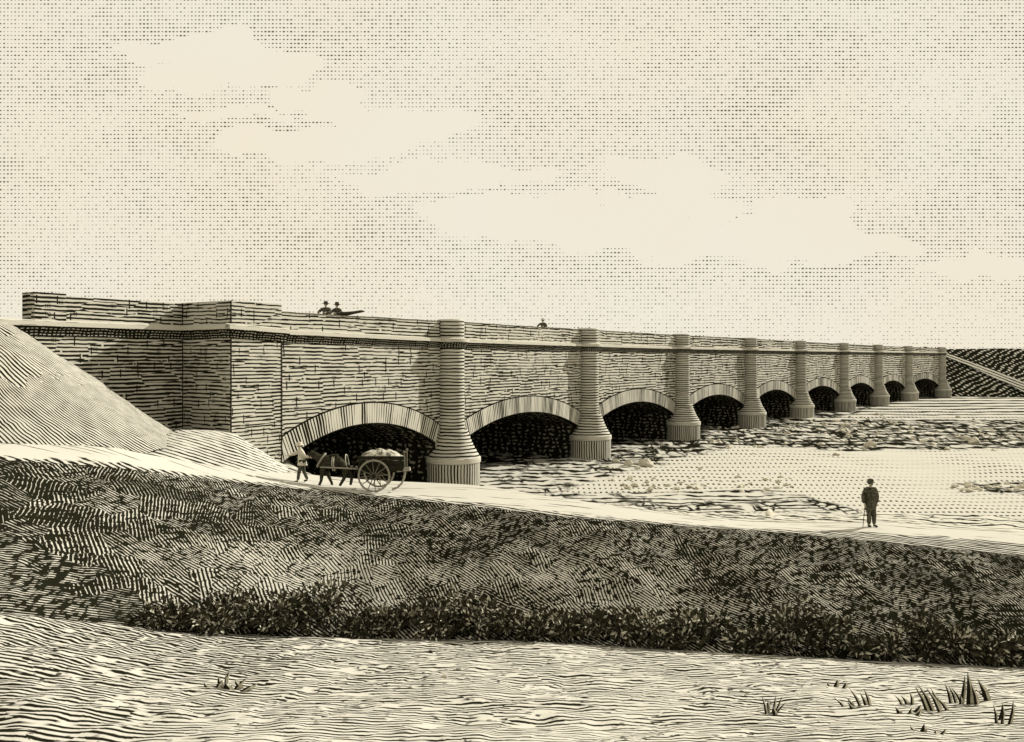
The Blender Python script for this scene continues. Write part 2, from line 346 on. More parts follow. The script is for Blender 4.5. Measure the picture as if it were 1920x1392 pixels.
def loft(name, rows, counts, mat, bump=0., vfun=None, smooth=True, z0=0., vs0=0.):
    """rows of points from near to far; returns a sheet"""
    R_ = []
    for (a, b), n in zip(zip(rows, rows[1:]), counts):
        for i in range(n): R_.append(a + (b - a) * (i / n))
    R_.append(rows[-1]); R_ = np.array(R_)                     # rows x cols x 3
    nr, nc = R_.shape[:2]
    for i in range(nr):
        t = min(1, i / 3., (nr - 1 - i) / 3.) if bump else 0
        for j in range(nc):
            x, y, z = R_[i, j]; R_[i, j, 2] = z + z0 + bump * t * (nz(x, y, .45) + .6 * nz(x, y, 1.3, 4.) + .4 * nz(x, y, 3.1, 9.))
    vs = R_.reshape(-1, 3); fs = []; uv = []
    if vfun is None:
        dl = np.sqrt((np.diff(R_, axis=0) ** 2).sum(2)); V = np.concatenate([np.zeros((1, nc)), np.cumsum(dl, 0)])
    else: V = vfun(R_)
    for i in range(nr - 1):
        for j in range(nc - 1):
            a, b, c, d = i * nc + j, i * nc + j + 1, (i + 1) * nc + j + 1, (i + 1) * nc + j
            fs.append((a, b, c, d)); uv.append([(R_[i, j, 0], V[i, j]), (R_[i, j + 1, 0], V[i, j + 1]), (R_[i + 1, j + 1, 0], V[i + 1, j + 1]), (R_[i + 1, j, 0], V[i + 1, j])])
    return tag(mesh(name, vs, fs, mat, None, uv, smooth), kind='structure')
loft('field', [T_close, T_front, T_foot], [6, 40], 'field', .11, vfun=lambda q: 31.0 * np.log(q[:, :, 1]))
# bank has a swelling profile
mid1 = T_foot + (T_near - T_foot) * .25; mid1[:, 2] = T_foot[:, 2] + (T_near[:, 2] - T_foot[:, 2]) * .30
mid2 = T_foot + (T_near - T_foot) * .8; mid2[:, 2] = T_foot[:, 2] + (T_near[:, 2] - T_foot[:, 2]) * .86
loft('grass_bank', [T_foot, mid1, mid2, T_near], [8, 26, 8], 'bank', .16)
loft('road', [T_near, T_far], [10], 'road', .03)
# slope from the road down to the river bed / the mound beside the abutment
down = T_far.copy(); mt = COL < 560
for j, c in enumerate(COL):
    t = max(0., min(1., (c - 540) / 160.))
    D = T_far[j, 1] + 8.5 + 6. * max(0., min(1., (c - 850) / 120.)); zb = T_far[j, 2] * (1 - t) + (-.5) * t - (1 - t) * .4
    down[j] = ((c - 960) / F * D, D, zb)
loft('riverside_slope', [T_far, down], [14], 'slope', .14)
# river bed, one sheet out to the horizon
ys = np.concatenate([np.linspace(37, 130, 94), np.linspace(133, 400, 40), np.geomspace(420, 4500, 14)]); xs = np.concatenate([np.linspace(-2500, -60, 12), np.linspace(-50, 160, 150), np.geomspace(170, 4000, 20)])
vs = []; fs = []
for y in ys:
    for x in xs: vs.append((x, y, .10 * nz(x, y, .12) + (.10 * nz(x, y, .5, 3.) if y < 140 else 0)))
nc = len(xs)
for i in range(len(ys) - 1):
    for j in range(nc - 1): fs.append((i * nc + j, i * nc + j + 1, (i + 1) * nc + j + 1, (i + 1) * nc + j))
tag(mesh('riverbed', vs, fs, 'bed', smooth=True), kind='structure')
# land behind the viewer, so that the sheet is closed
tag(mesh('ground', [(-900, -900, 4.6), (900, -900, 4.6), (900, 2, 4.6), (-900, 2, 4.6)], [(0, 1, 2, 3)], 'field', uv=[[(-900, 0), (900, 0), (900, 40), (-900, 40)]]), kind='structure')

# ---------------------------------------------------------------- bridge plan
PX = [840, 1098, 1273, 1402, 1496, 1578, 1643, 1700, 1763]
HH = [307, 239, 196, 166, 144, 126.5, 113, 102.5, 93.8]
ND = [Vector(((px - 960) / F * 57.5 * 307 / h, 57.5 * 307 / h)) for px, h in zip(PX, HH)]
d0 = (ND[1] - ND[0]).normalized(); n0 = Vector((d0.y, -d0.x))
def on_line(px, o=ND[0], d=d0):      # where the wall line crosses a photo column
    kx = (px - 960) / F; t = (kx * o.y - o.x) / (d.x - kx * d.y); return o + d * t
N0 = on_line(525); CA = on_line(430) + n0 * .12; CAb = N0 + n0 * .12
W = 19.0
STR = [9.62, 9.46, 9.40, 9.38, 9.42, 9.46, 9.52, 9.56, 9.60, 9.64]      # top of the string course at N0, pier 1..9
PAR = [10.55, 10.58, 10.58, 10.56, 10.60, 10.56, 10.52, 10.50, 10.48, 10.46]
nodes = [N0] + ND
bridge = tag(empty('stone_bridge', (N0.x, N0.y, 0)), 'long stone bridge with nine low arches and round pier columns crossing the river bed', 'bridge')
def own(o):      # parent to the bridge without moving
    o.parent = bridge; o.matrix_parent_inverse = Matrix.Translation(-Vector(bridge.location)); return o
def v3(p, z): return (p.x, p.y, z)
for i in range(9):
    a, b = nodes[i], nodes[i + 1]; d = (b - a).normalized(); L = (b - a).length; n = Vector((d.y, -d.x)); mdir = -n
    sp = .215 * (1 if i == 0 else ((a.y + b.y) / 2 / 62.) ** .55)
    s0 = 0.05 if i == 0 else 1.35; s1 = L - 1.35; cx = (s0 + s1) / 2; hs = (s1 - s0) / 2
    zs, zc = (2.75, 4.40) if i == 0 else (2.60, 4.15); th = 1.28
    rise = zc - zs; Rr = (hs * hs + rise * rise) / (2 * rise); zo = zc - Rr
    ph = math.asin(hs / Rr); nseg = 44
    S0, S1, Z0, Z1 = STR[i] - .3, STR[i + 1] - .3, PAR[i], PAR[i + 1]
    lerp = lambda p, q_, u: p + (q_ - p) * u / L
    wl = B(); vt = B(); rg = B(); st = B(); wb = B()
    pt = lambda u, z, off=0.: (a.x + d.x * u + n.x * off, a.y + d.y * u + n.y * off, z)
    arc = lambda t, r: (cx + r * math.sin(t), zo + r * math.cos(t))
    off = i * 23.
    prev = None
    tt = [-ph + 2 * ph * j / nseg for j in range(nseg + 1)]
    # front wall in columns, each column subdivided so lines stay straight
    cols = [(0., -.6)] + ([(s0, -.6)] if s0 > .01 else []) + [arc(t, Rr) for t in tt] + [(s1, -.6), (L, -.6)]
    for (u0, zb0), (u1, zb1) in zip(cols, cols[1:]):
        if abs(u1 - u0) < 1e-6: continue
        zt0, zt1 = lerp(S0, S1, u0), lerp(S0, S1, u1)
        wl.q([pt(u0, zb0), pt(u1, zb1), pt(u1, zt1), pt(u0, zt0)], [(u0 + off, zb0), (u1 + off, zb1), (u1 + off, zt1), (u0 + off, zt0)])
        wb.q([pt(u1, zb1, -W), pt(u0, zb0, -W), pt(u0, zt0, -W), pt(u1, zt1, -W)], [(u1 + off, zb1), (u0 + off, zb0), (u0 + off, zt0), (u1 + off, zt1)])
    # vault and the inner faces of the piers
    vp = [(s0, -.6)] + [arc(t, Rr) for t in tt] + [(s1, -.6)]; acc = 0
    for (u0, z0), (u1, z1) in zip(vp, vp[1:]):
        dl = math.hypot(u1 - u0, z1 - z0)
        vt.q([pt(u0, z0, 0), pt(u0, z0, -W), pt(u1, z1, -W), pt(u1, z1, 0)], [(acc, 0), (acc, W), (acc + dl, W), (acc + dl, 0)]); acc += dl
    # voussoirs, 5 cm proud
    mr = .05; r0, r1 = Rr, Rr + th; e = .012
    ta = [-ph * 1.0 + 2 * ph * j / nseg for j in range(nseg + 1)]
    for t0, t1 in zip(ta, ta[1:]):
        p00, p01, p10, p11 = arc(t0, r0), arc(t1, r0), arc(t0, r1), arc(t1, r1)
        cl_ = lambda p: (min(max(p[0], s0 + .02), s1 + .4), p[1])
        p00, p01, p10, p11 = map(cl_, (p00, p01, p10, p11))
        u0, u1 = t0 * Rr + off, t1 * Rr + off
        rg.q([pt(*p00, mr), pt(*p01, mr), pt(*p11, mr), pt(*p10, mr)], [(u0, 0), (u1, 0), (u1, th), (u0, th)])
        rg.q([pt(*p10, mr), pt(*p11, mr), pt(*p11, -.1), pt(*p10, -.1)], [(u0, th), (u1, th), (u1, th + .1), (u0, th + .1)])
        rg.q([pt(*p00, -.3), pt(*p01, -.3), pt(*p01, mr), pt(*p00, mr)], [(u0, -.3), (u1, -.3), (u1, 0), (u0, 0)])
    # string course
    for (zt, zb, pr, mt_) in ((.0, -.20, .30, st),):
        q0 = [pt(0, STR[i] + zt, pr), pt(L, STR[i + 1] + zt, pr), pt(0, STR[i] + zb, pr), pt(L, STR[i + 1] + zb, pr)]
        t0_, t1_ = pt(0, STR[i] + zt + .07, 0), pt(L, STR[i + 1] + zt + .07, 0)
        st.q([q0[2], q0[3], q0[1], q0[0]], [(0, 0), (L, 0), (L, .2), (0, .2)]); st.q([q0[0], q0[1], t1_, t0_], [(0, .2), (L, .2), (L, .5), (0, .5)])
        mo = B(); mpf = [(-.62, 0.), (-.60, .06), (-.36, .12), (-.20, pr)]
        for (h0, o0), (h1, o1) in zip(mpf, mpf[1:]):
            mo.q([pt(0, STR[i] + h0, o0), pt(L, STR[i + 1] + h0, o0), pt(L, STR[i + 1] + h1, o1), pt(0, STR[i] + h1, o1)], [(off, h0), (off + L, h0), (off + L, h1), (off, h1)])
        for uu_ in (0, L):
            s_ = STR[i] if uu_ == 0 else STR[i + 1]
            st.q([pt(uu_, s_ - .2, 0), pt(uu_, s_ - .2, pr), pt(uu_, s_, pr), pt(uu_, s_ + .07, 0)], [(0, 0)] * 5)
    # parapets, front and back, with slightly uneven tops
    K = 26
    for base_off in (0., -W + .6):
        par = B(); cp = B()
        for j in range(K):
            u0, u1 = L * j / K, L * (j + 1) / K
            jz = lambda u: (.035 * nz(u + off, 1.3, 1.1) if 0 < u < L else 0)
            za0, za1 = lerp(STR[i], STR[i + 1], u0) - .3, lerp(STR[i], STR[i + 1], u1) - .3
            zt0, zt1 = lerp(Z0, Z1, u0) + jz(u0), lerp(Z0, Z1, u1) + jz(u1)
            fo, bo = base_off, base_off - .6
            par.q([pt(u0, za0, fo), pt(u1, za1, fo), pt(u1, zt1, fo), pt(u0, zt0, fo)], [(u0 + off, za0), (u1 + off, za1), (u1 + off, zt1), (u0 + off, zt0)])
            par.q([pt(u1, za1, bo), pt(u0, za0, bo), pt(u0, zt0, bo), pt(u1, zt1, bo)], [(u1 + off, za1), (u0 + off, za0), (u0 + off, zt0), (u1 + off, zt1)])
            cp.q([pt(u0, zt0, fo + .03), pt(u1, zt1, fo + .03), pt(u1, zt1 + .05, fo + .03), pt(u0, zt0 + .05, fo + .03)])
            cp.q([pt(u0, zt0 + .05, fo + .03), pt(u1, zt1 + .05, fo + .03), pt(u1, zt1 + .05, bo - .03), pt(u0, zt0 + .05, bo - .03)])
            cp.q([pt(u1, zt1, bo - .03), pt(u0, zt0, bo - .03), pt(u0, zt0 + .05, bo - .03), pt(u1, zt1 + .05, bo - .03)])
        own(par.make('parapet' if base_off == 0 else 'rear_parapet', wallmat(round(sp, 2), .42, .36))); own(cp.make('coping' if base_off == 0 else 'rear_coping', 'coping'))
    dk = B(); zd0, zd1 = STR[i] - .1, STR[i + 1] - .1
    dk.q([pt(0, zd0, -.6), pt(L, zd1, -.6), pt(L, zd1, -W), pt(0, zd0, -W)], [(0, 0), (L, 0), (L, W), (0, W)])
    wm = wallmat(round(sp, 2), .42, .36)
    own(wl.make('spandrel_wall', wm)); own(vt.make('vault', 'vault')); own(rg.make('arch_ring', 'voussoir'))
    own(st.make('string_course', 'fillet')); own(mo.make('shaded_moulding', 'shaded_moulding')); own(wb.make('rear_wall', wm)); own(dk.make('deck', 'road'))
def pier(i, c, n, strz, top):
    e = own(empty('pier', (c.x, c.y, 0)))
    r = .90; ang = math.atan2(n.y, n.x)
    s = (i / 8.) ** .8
    pr = [(r, 3.35), (r, strz - .36)]
    def fin(b, name, mat, sm=True): o = b.make(name, mat, None, sm); o.parent = e; return o
    o = n * .22
    fin(B().lathe([(r, 3.30), (r * .985, strz - .37)], (o.x, o.y), 36), 'shaft', 'shaft')
    fin(B().lathe([(r + .12, strz - .20), (r + .28, strz - .20), (r + .28, strz), (r + .02, strz + .08)], (o.x, o.y), 36), 'collar', 'fillet')
    fin(B().lathe([(r, strz - .63), (r + .06, strz - .61), (r + .11, strz - .36), (r + .27, strz - .205)], (o.x, o.y), 36), 'shaded_moulding', 'shaded_moulding')
    fin(B().lathe([(r * .98, strz + .07), (r * .98, top - .04), (r * .92, top + .02), (.0, top + .05)], (o.x, o.y), 36), 'cap', 'shaft')
    fin(B().lathe([(1.72, 1.86), (1.60, 2.08), (1.40, 2.42), (1.22, 2.80), (1.08, 3.18), (.98, 3.50), (.95, 3.56), (r, 3.57)], (o.x * 1.9, o.y * 1.9), 40), 'flare', 'shaft')
    fin(B().lathe([(1.72, 1.45), (1.80, 1.50), (1.80, 1.80), (1.70, 1.865), (1.5, 1.87)], (o.x * 1.9, o.y * 1.9), 40), 'lip', 'fillet')
    fin(B().lathe([(1.78, -.6), (1.74, .1), (1.74, 1.452), (1.5, 1.453)], (o.x * 1.9, o.y * 1.9), 40), 'base', 'base')
for i, c in enumerate(ND):
    dl = (nodes[min(i + 2, 9)] - nodes[i]).normalized(); pier(i, c, Vector((dl.y, -dl.x)), STR[i + 1], 10.70)
# abutment block, return face and wing wall
def prism(name, pts, z0, z1, mat, uo=0.):
    """vertical walls round a plan polygon (counter-clockwise), closed on top"""
    b = B(); acc = uo
    for p, q_ in zip(pts, pts[1:] + pts[:1]):
        l = (q_ - p).length; m_ = max(1, int(l / 1.5)); 
        za = z1(p) if callable(z1) else z1; zb = z1(q_) if callable(z1) else z1
        b.q([v3(p, z0), v3(q_, z0), v3(q_, zb), v3(p, za)], [(acc, z0), (acc + l, z0), (acc + l, zb), (acc, za)]); acc += l
    b.q([v3(p, z1(p) if callable(z1) else z1) for p in pts], [(p.x, p.y) for p in pts]); return own(b.make(name, mat))
mi = -n0
wA = CA + mi * 3.62                       # foot of the return face
wing_end = on_line(63, wA)                 # end block of the wing parapet
wing_far = wA - d0 * 24
def stz(p):                               # string height rises a little towards the left
    t = (p - N0).dot(d0); return STR[0] + .22 * min(1, max(0, -t / 5.)) 
aw = surf('stone_abutment', f_wall(.185, .43, .34, 4.2)); ww = surf('stone_wing', f_wall(.185, .54, .30, 5.))
prism('abutment', [CA, CAb, CAb + mi * 9, CA + mi * 9], -.6, 9.42, aw)
prism('abutment_parapet', [CA, CAb, CAb + mi * 1.1, CA + mi * 1.1], 9.42, 10.98, aw, 3.)
prism('return_parapet', [CA + mi * 1.102, CA + mi * 1.102 + d0 * .9, wA + d0 * .9, wA + mi * .3], 9.42, 10.98, aw, 8.)
prism('wing_wall', [wing_far, wA - d0 * .0, wA + mi * 5, wing_far + mi * 5], -.6, 9.50, ww)
prism('wing_parapet', [wing_end + d0 * 1.42, wA - d0 * .003, wA + mi * .6 - d0 * .003, wing_end + d0 * 1.42 + mi * .6], 9.50, 10.95, ww, 5.)
prism('end_block', [wing_end - n0 * -.08, wing_end + d0 * 1.42 + n0 * .08, wing_end + d0 * 1.42 + mi * .9, wing_end + mi * .9], 9.50, 11.05, ww, 9.)
for c_, zz in ((CA + (n0 - d0) * .0, 10.97), (wA, 10.95), (CAb + n0 * .0, 9.0)):
    own(B().bar((c_.x, c_.y, 0), (c_.x, c_.y, zz), .04, 6).make('corner_joint', 'ink'))
def ledge(name, p, q_, za, zb, pr, n, ext0=0., ext1=0.):
    d = (q_ - p).normalized(); p = p - d * ext0; q_ = q_ + d * ext1; b = B(); L = (q_ - p).length
    f = lambda c, z, o: (c.x + n.x * o, c.y + n.y * o, z)
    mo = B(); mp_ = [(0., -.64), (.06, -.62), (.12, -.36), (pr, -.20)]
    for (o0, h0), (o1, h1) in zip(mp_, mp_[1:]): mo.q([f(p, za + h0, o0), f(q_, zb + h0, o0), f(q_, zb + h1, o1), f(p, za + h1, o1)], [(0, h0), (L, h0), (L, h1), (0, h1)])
    own(mo.make('shaded_moulding', 'shaded_moulding'))
    prof = [(0, -.20), (pr, -.20), (pr, 0), (.0, .08)]
    for (o0, h0), (o1, h1) in zip(prof, prof[1:]):
        b.q([f(p, za + h0, o0), f(q_, zb + h0, o0), f(q_, zb + h1, o1), f(p, za + h1, o1)], [(0, h0), (L, h0), (L, h1), (0, h1)])
    for c, z in ((p, za), (q_, zb)): b.q([f(c, z + h, o) for o, h in prof], [(0, 0)] * 5)
    return own(b.make(name, 'fillet'))
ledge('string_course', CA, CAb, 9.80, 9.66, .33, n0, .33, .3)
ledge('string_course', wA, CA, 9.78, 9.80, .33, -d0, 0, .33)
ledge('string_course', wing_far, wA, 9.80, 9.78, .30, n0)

# left earth slope running down along the wing wall (a quarter cone), ends flat at the top behind the wall
apex = wA - d0 * 10.9
vs = []; fs = []; nr_, na_ = 34, 72
for i in range(nr_ + 1):
    t = i / nr_; r = t * 8.5
    for j in range(na_ + 1):
        a_ = R(-205) + R(265) * j / na_          # angle measured from the wall direction
        dd_ = Vector((d0.x * math.cos(a_) - d0.y * math.sin(a_), d0.x * math.sin(a_) + d0.y * math.cos(a_)))
        ex = d0 * math.cos(a_) * 9.5 + Vector((-d0.y, d0.x)) * math.sin(a_) * 7.4
        ex = ex * t * (1 + .05 * nz(a_ * 2, t, 1.2))
        z = 9.68 - max(0., (t - .22) / .78) * 5.25 + (.10 * nz(ex.x, ex.y, .8) + .06 * nz(ex.x, ex.y, 2.5)) * min(1, t * 4)
        vs.append((apex.x + ex.x, apex.y + ex.y, z))
cuv = []
for i in range(nr_):
    for j in range(na_): cuv.append([(R(265) * jj / na_ * 9.5, ii / nr_ * 9.5) for ii, jj in ((i + 1, j), (i + 1, j + 1), (i, j + 1), (i, j))])
for i in range(nr_):
    for j in range(na_): fs.append((i * (na_ + 1) + j, i * (na_ + 1) + j + 1, (i + 1) * (na_ + 1) + j + 1, (i + 1) * (na_ + 1) + j)[::-1])
tag(mesh('earth_slope', vs, fs, 'cone', uv=cuv, smooth=True), kind='structure')
# the flat canal bank to the left behind the wing wall
b = B(); q0 = apex - d0 * 1.5; q1 = apex - d0 * 120
tp = [q1, q0, q0 + mi * 20, q1 + mi * 20]
b.q([v3(p, 9.70) for p in tp], [(p.x, p.y) for p in tp])
b.q([v3(q1 + n0 * 6, 4.2), v3(q0 + n0 * 5.6, 4.2), v3(q0, 9.70), v3(q1, 9.70)])
tag(b.make('embankment', 'turf'), kind='structure')

# low earth mound between road and abutment
mp = [(150, 846, 33.0, 838), (200, 848, 33.6, 833), (260, 856, 34.6, 821), (340, 868, 36.0, 807), (400, 877, 37.2, 808), (440, 880, 38.0, 814), (490, 884, 39.2, 846), (530, 888, 40.2, 872), (560, 889, 41.0, 889)]
ap = np.array(mp, float); cols = np.arange(150, 561, 5.); vs = []; fs = []; nr_ = 16
for c in cols:
    y0, D0, y1 = (np.interp(c, ap[:, 0], ap[:, q_]) for q_ in (1, 2, 3))
    D1 = D0 + 2.6 + 1.3 * math.sin(math.pi * (c - 150) / 411)
    p0 = P(c, y0 + 4, D0 - .3); p1 = P(c, y1, D1)
    for i in range(nr_ + 1):
        t = i / nr_; p = p0 + (p1 - p0) * t; p.z = p0.z + (p1.z - p0.z) * (math.sin(t * math.pi / 2)) ** .9 + .07 * nz(p.x, p.y, 1.6) * min(1, t * 5)
        vs.append(p)
    e = p1.copy(); dirv = Vector((p1.x, p1.y, 0)).normalized()
    for i in range(1, 8): vs.append(Vector((p1.x, p1.y, p1.z - .02 * i * i)) + dirv * (i * .55))
m_ = nr_ + 8
for j in range(len(cols) - 1):
    for i in range(m_ - 1): fs.append((j * m_ + i, (j + 1) * m_ + i, (j + 1) * m_ + i + 1, j * m_ + i + 1))
tag(mesh('mound', vs, fs, 'mound', smooth=True), kind='structure')

# far bank on the right
vs = []; fs = []
hx = np.arange(0, 420, 4.); fa = ND[8] + Vector((1.6, 0))
nr_ = 12
for h in hx:
    for i in range(nr_ + 6):
        t = min(1, i / nr_); back = max(0, i - nr_) * 30
        x = fa.x + h + t * 2; y = fa.y + 2 - h * .10 + t * 20 + back
        z = -.3 + 10.9 * (t ** .9) + .25 * nz(x, y, .09) * t + .18 * nz(x, y, .5) * t
        vs.append((x, y, z))
m_ = nr_ + 6
for j in range(len(hx) - 1):
    for i in range(m_ - 1): fs.append((j * m_ + i, (j + 1) * m_ + i, (j + 1) * m_ + i + 1, j * m_ + i + 1))
tag(mesh('hill', vs, fs, 'hill', smooth=True), kind='structure')
# lit edge of the far bank's slope, painted as a paler slanting strip
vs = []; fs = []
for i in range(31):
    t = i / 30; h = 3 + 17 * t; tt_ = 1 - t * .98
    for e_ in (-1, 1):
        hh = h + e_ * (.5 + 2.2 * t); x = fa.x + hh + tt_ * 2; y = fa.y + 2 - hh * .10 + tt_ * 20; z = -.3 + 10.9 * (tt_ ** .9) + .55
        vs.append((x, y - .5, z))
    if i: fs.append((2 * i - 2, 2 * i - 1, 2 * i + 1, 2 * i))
tag(mesh('lit_slope_edge', vs, fs, 'lit_streak'), kind='structure')

# ---------------------------------------------------------------- skin figures
def skinned(name, pts, edges, mat, parent=None, sub=2):
    """pts: name -> ((x,y,z), r) ; grows one continuous surface"""
    keys = list(pts); me = bpy.data.meshes.new(name); me.from_pydata([pts[k_][0] for k_ in keys], [(keys.index(a), keys.index(b)) for a, b in edges], [])
    o = bpy.data.objects.new(name, me); S.collection.objects.link(o)
    o.modifiers.new('s', 'SKIN'); o.modifiers['s'].use_smooth_shade = True; o.modifiers['s'].branch_smoothing = .3
    for i, k_ in enumerate(keys):
        r = pts[k_][1]; me.skin_vertices[0].data[i].radius = (r, r) if not isinstance(r, tuple) else r
        me.skin_vertices[0].data[i].use_root = (i == 0)
    sb = o.modifiers.new('u', 'SUBSURF'); sb.levels = sub; sb.render_levels = sub
    dg = bpy.context.evaluated_depsgraph_get(); nm = bpy.data.meshes.new_from_object(o.evaluated_get(dg)); o.modifiers.clear(); o.data = nm; nm.name = name
    nm.materials.clear(); nm.materials.append(M[mat]); nm.polygons.foreach_set('use_smooth', [True] * len(nm.polygons))
    if parent: o.parent = parent
    return o
def human(loc, rz, label, J=None, coat='cloth_dark', legs='cloth_dark', hat='dark', coat_len=.70, moustache=False, scale=1., bulk=1., cat='person', hatmat='cloth_dark', sleeve_end=True):
    root = tag(empty('person', loc, rz), label, cat); root.scale = (scale,) * 3
    j = dict(pel=(0, 0, .95), spi=(0, 0, 1.13), che=(0, -.005, 1.34), nec=(0, .0, 1.49), chin=(0, -.02, 1.555), head=(0, -.012, 1.635), crn=(0, .0, 1.705),
             sL=(.185, 0, 1.42), eL=(.26, .03, 1.14), wL=(.24, -.06, .90), sR=(-.185, 0, 1.42), eR=(-.26, .03, 1.14), wR=(-.24, -.06, .90),
             hL=(.09, 0, .90), kL=(.11, -.02, .50), aL=(.12, .02, .09), tL=(.13, -.14, .035), hR=(-.09, 0, .90), kR=(-.11, -.02, .50), aR=(-.12, .02, .09), tR=(-.13, -.14, .035))
    if J: j.update(J)
    hd = Vector(j['head'])
    p = {k_: (j[k_], r) for k_, r in dict(pel=.125, spi=.12, che=.135, nec=.05, chin=.062, head=.088, crn=.06, sL=.055, eL=.042, wL=.028, sR=.055, eR=.042, wR=.028, hL=.085, kL=.058, aL=.038, tL=.034, hR=.085, kR=.058, aR=.038, tR=.034).items()}
    E_ = [('pel', 'spi'), ('spi', 'che'), ('che', 'nec'), ('nec', 'chin'), ('chin', 'head'), ('head', 'crn'), ('che', 'sL'), ('sL', 'eL'), ('eL', 'wL'), ('che', 'sR'), ('sR', 'eR'), ('eR', 'wR'),
          ('pel', 'hL'), ('hL', 'kL'), ('kL', 'aL'), ('aL', 'tL'), ('pel', 'hR'), ('hR', 'kR'), ('kR', 'aR'), ('aR', 'tR')]
    p['nose'] = (tuple(hd + Vector((0, -.115, -.01))), .014); E_.append(('head', 'nose'))
    for s_ in (1, -1): p['ear%d' % s_] = (tuple(hd + Vector((.098 * s_, .01, -.005))), .014); E_.append(('head', 'ear%d' % s_))
    for sd_ in 'LR':       # palm, four fingers and a thumb
        w_, e_ = Vector(j['w' + sd_]), Vector(j['e' + sd_]); dr = (w_ - e_).normalized(); sx = 1 if sd_ == 'L' else -1
        side = dr.cross(Vector((sx, 0, 0)));  side = side.normalized() if side.length > .1 else Vector((0, 1, 0))
        pm = w_ + dr * .06; p['p' + sd_] = (tuple(pm), .030); E_.append(('w' + sd_, 'p' + sd_))
        for q_, (o_, l_) in enumerate(((-.027, .075), (-.009, .088), (.009, .083), (.027, .065))):
            a1 = pm + dr * (.035 + l_ * .4) + side * o_ * 1.1; a2 = pm + dr * (.03 + l_ * .85) + side * o_ + Vector((-sx * .022, 0, 0))
            p['f%s%da' % (sd_, q_)] = (tuple(a1), .0095); p['f%s%db' % (sd_, q_)] = (tuple(a2), .008); E_ += [('p' + sd_, 'f%s%da' % (sd_, q_)), ('f%s%da' % (sd_, q_), 'f%s%db' % (sd_, q_))]
        a1 = pm + side * -.05 + dr * .01; a2 = a1 + dr * .04; p['t%sa' % sd_] = (tuple(a1), .011); p['t%sb' % sd_] = (tuple(a2), .009); E_ += [('p' + sd_, 't%sa' % sd_), ('t%sa' % sd_, 't%sb' % sd_)]
    skinned('body', p, E_, 'skin', root, 1)
    # clothes
    c = {k_: (j[k_], r) for k_, r in dict(pel=.165, spi=.155, che=.165, nec=.075, sL=.085, eL=.065, wL=.05, sR=.085, eR=.065, wR=.05).items()}
    c = {k_: (p_, r_ * bulk) for k_, (p_, r_) in c.items()}
    hem = Vector(j['pel']); hem.z = coat_len if j['pel'][2] > .8 else j['pel'][2] - .2; c['hem'] = (tuple(hem), .18 * bulk)
    skinned('coat', c, [('pel', 'spi'), ('spi', 'che'), ('che', 'nec'), ('che', 'sL'), ('sL', 'eL'), ('eL', 'wL'), ('che', 'sR'), ('sR', 'eR'), ('eR', 'wR'), ('pel', 'hem')], coat, root, 1)
    t = {k_: (j[k_], r) for k_, r in dict(pel=.14, hL=.10, kL=.078, aL=.06, hR=.10, kR=.078, aR=.06).items()}
    t = {k_: (p_, r_ * (1 + (bulk - 1) * .7)) for k_, (p_, r_) in t.items()}
    skinned('trousers', t, [('pel', 'hL'), ('hL', 'kL'), ('kL', 'aL'), ('pel', 'hR'), ('hR', 'kR'), ('kR', 'aR')], legs, root, 1)
    for sd_ in 'LR':
        a_, t_ = Vector(j['a' + sd_]), Vector(j['t' + sd_]); sh_ = {'h': (tuple(a_ + Vector((0, .04, -.03))), .045), 'm': (tuple((a_ + t_) / 2 - Vector((0, 0, .01))), .047), 't': (tuple(t_ + (t_ - a_).normalized() * .03), .038), 'u': (tuple(a_ + Vector((0, 0, .05))), .05)}
        skinned('shoe', sh_, [('h', 'm'), ('m', 't'), ('h', 'u')], 'ink', root, 1)
    B().lathe([(.0, -.005), (.104, -.02), (.106, .05), (.085, .095), (.0, .105)], (0, 0), 16).make('hair', 'ink2', root, True).location = hd + Vector((0, .018, .01))
    if moustache: skinned('moustache', {'a': (tuple(hd + Vector((-.05, -.085, -.045))), .012), 'b': (tuple(hd + Vector((0, -.105, -.032))), .017), 'c': (tuple(hd + Vector((.05, -.085, -.045))), .012)}, [('a', 'b'), ('b', 'c')], 'ink', root, 1)
    br = .20 if hat == 'wide' else .155
    B().lathe([(.0, .035), (br, .028), (br + .008, .04), (.112, .058), (.105, .135), (.07, .165), (.0, .168)], (0, 0), 20).make('hat', hatmat, root, True).location = hd + Vector((0, .004, .01))
    return root
# man on the right with a walking stick
ml = P(1632, 981, 34.0)
def ground_z(x, y):
    """height of road or verge under a point, read from the lofted tracks"""
    c = 960 + F * x / y; g = lambda T: np.array([np.interp(c, COL, T[:, q_]) for q_ in range(3)])
    a_, b_ = g(T_near), g(T_far); t = (y - a_[1]) / (b_[1] - a_[1]); return a_[2] + (b_[2] - a_[2]) * max(0, min(1.0, t))
gz = ground_z(ml.x, ml.y)
human((ml.x, ml.y, gz + .0), R(8), 'moustached man in dark coat and bowler hat standing alone at right with a stick', moustache=True, scale=1.03, bulk=1.32,
      J=dict(eR=(-.29, .02, 1.12), wR=(-.30, -.10, .90), eL=(.29, .04, 1.12), wL=(.22, -.06, .90), kL=(.13, -.02, .5), aL=(.16, .02, .09), tL=(.19, -.13, .035), kR=(-.06, -.02, .5), aR=(-.05, .02, .09), tR=(-.07, -.13, .035)), coat_len=.55)
stk = B().bar((-.31, -.15, .86), (-.38, -.12, .0), .016, 8, .011); stk.bar((-.31, -.15, .86), (-.29, -.06, .90), .018, 8)
sk = stk.make('walking_stick', 'ink', None, True); sk.location = (ml.x, ml.y, gz); sk.rotation_euler = (0, 0, R(8)); tag(sk, "dark walking stick held in the moustached man's hand", 'walking stick')
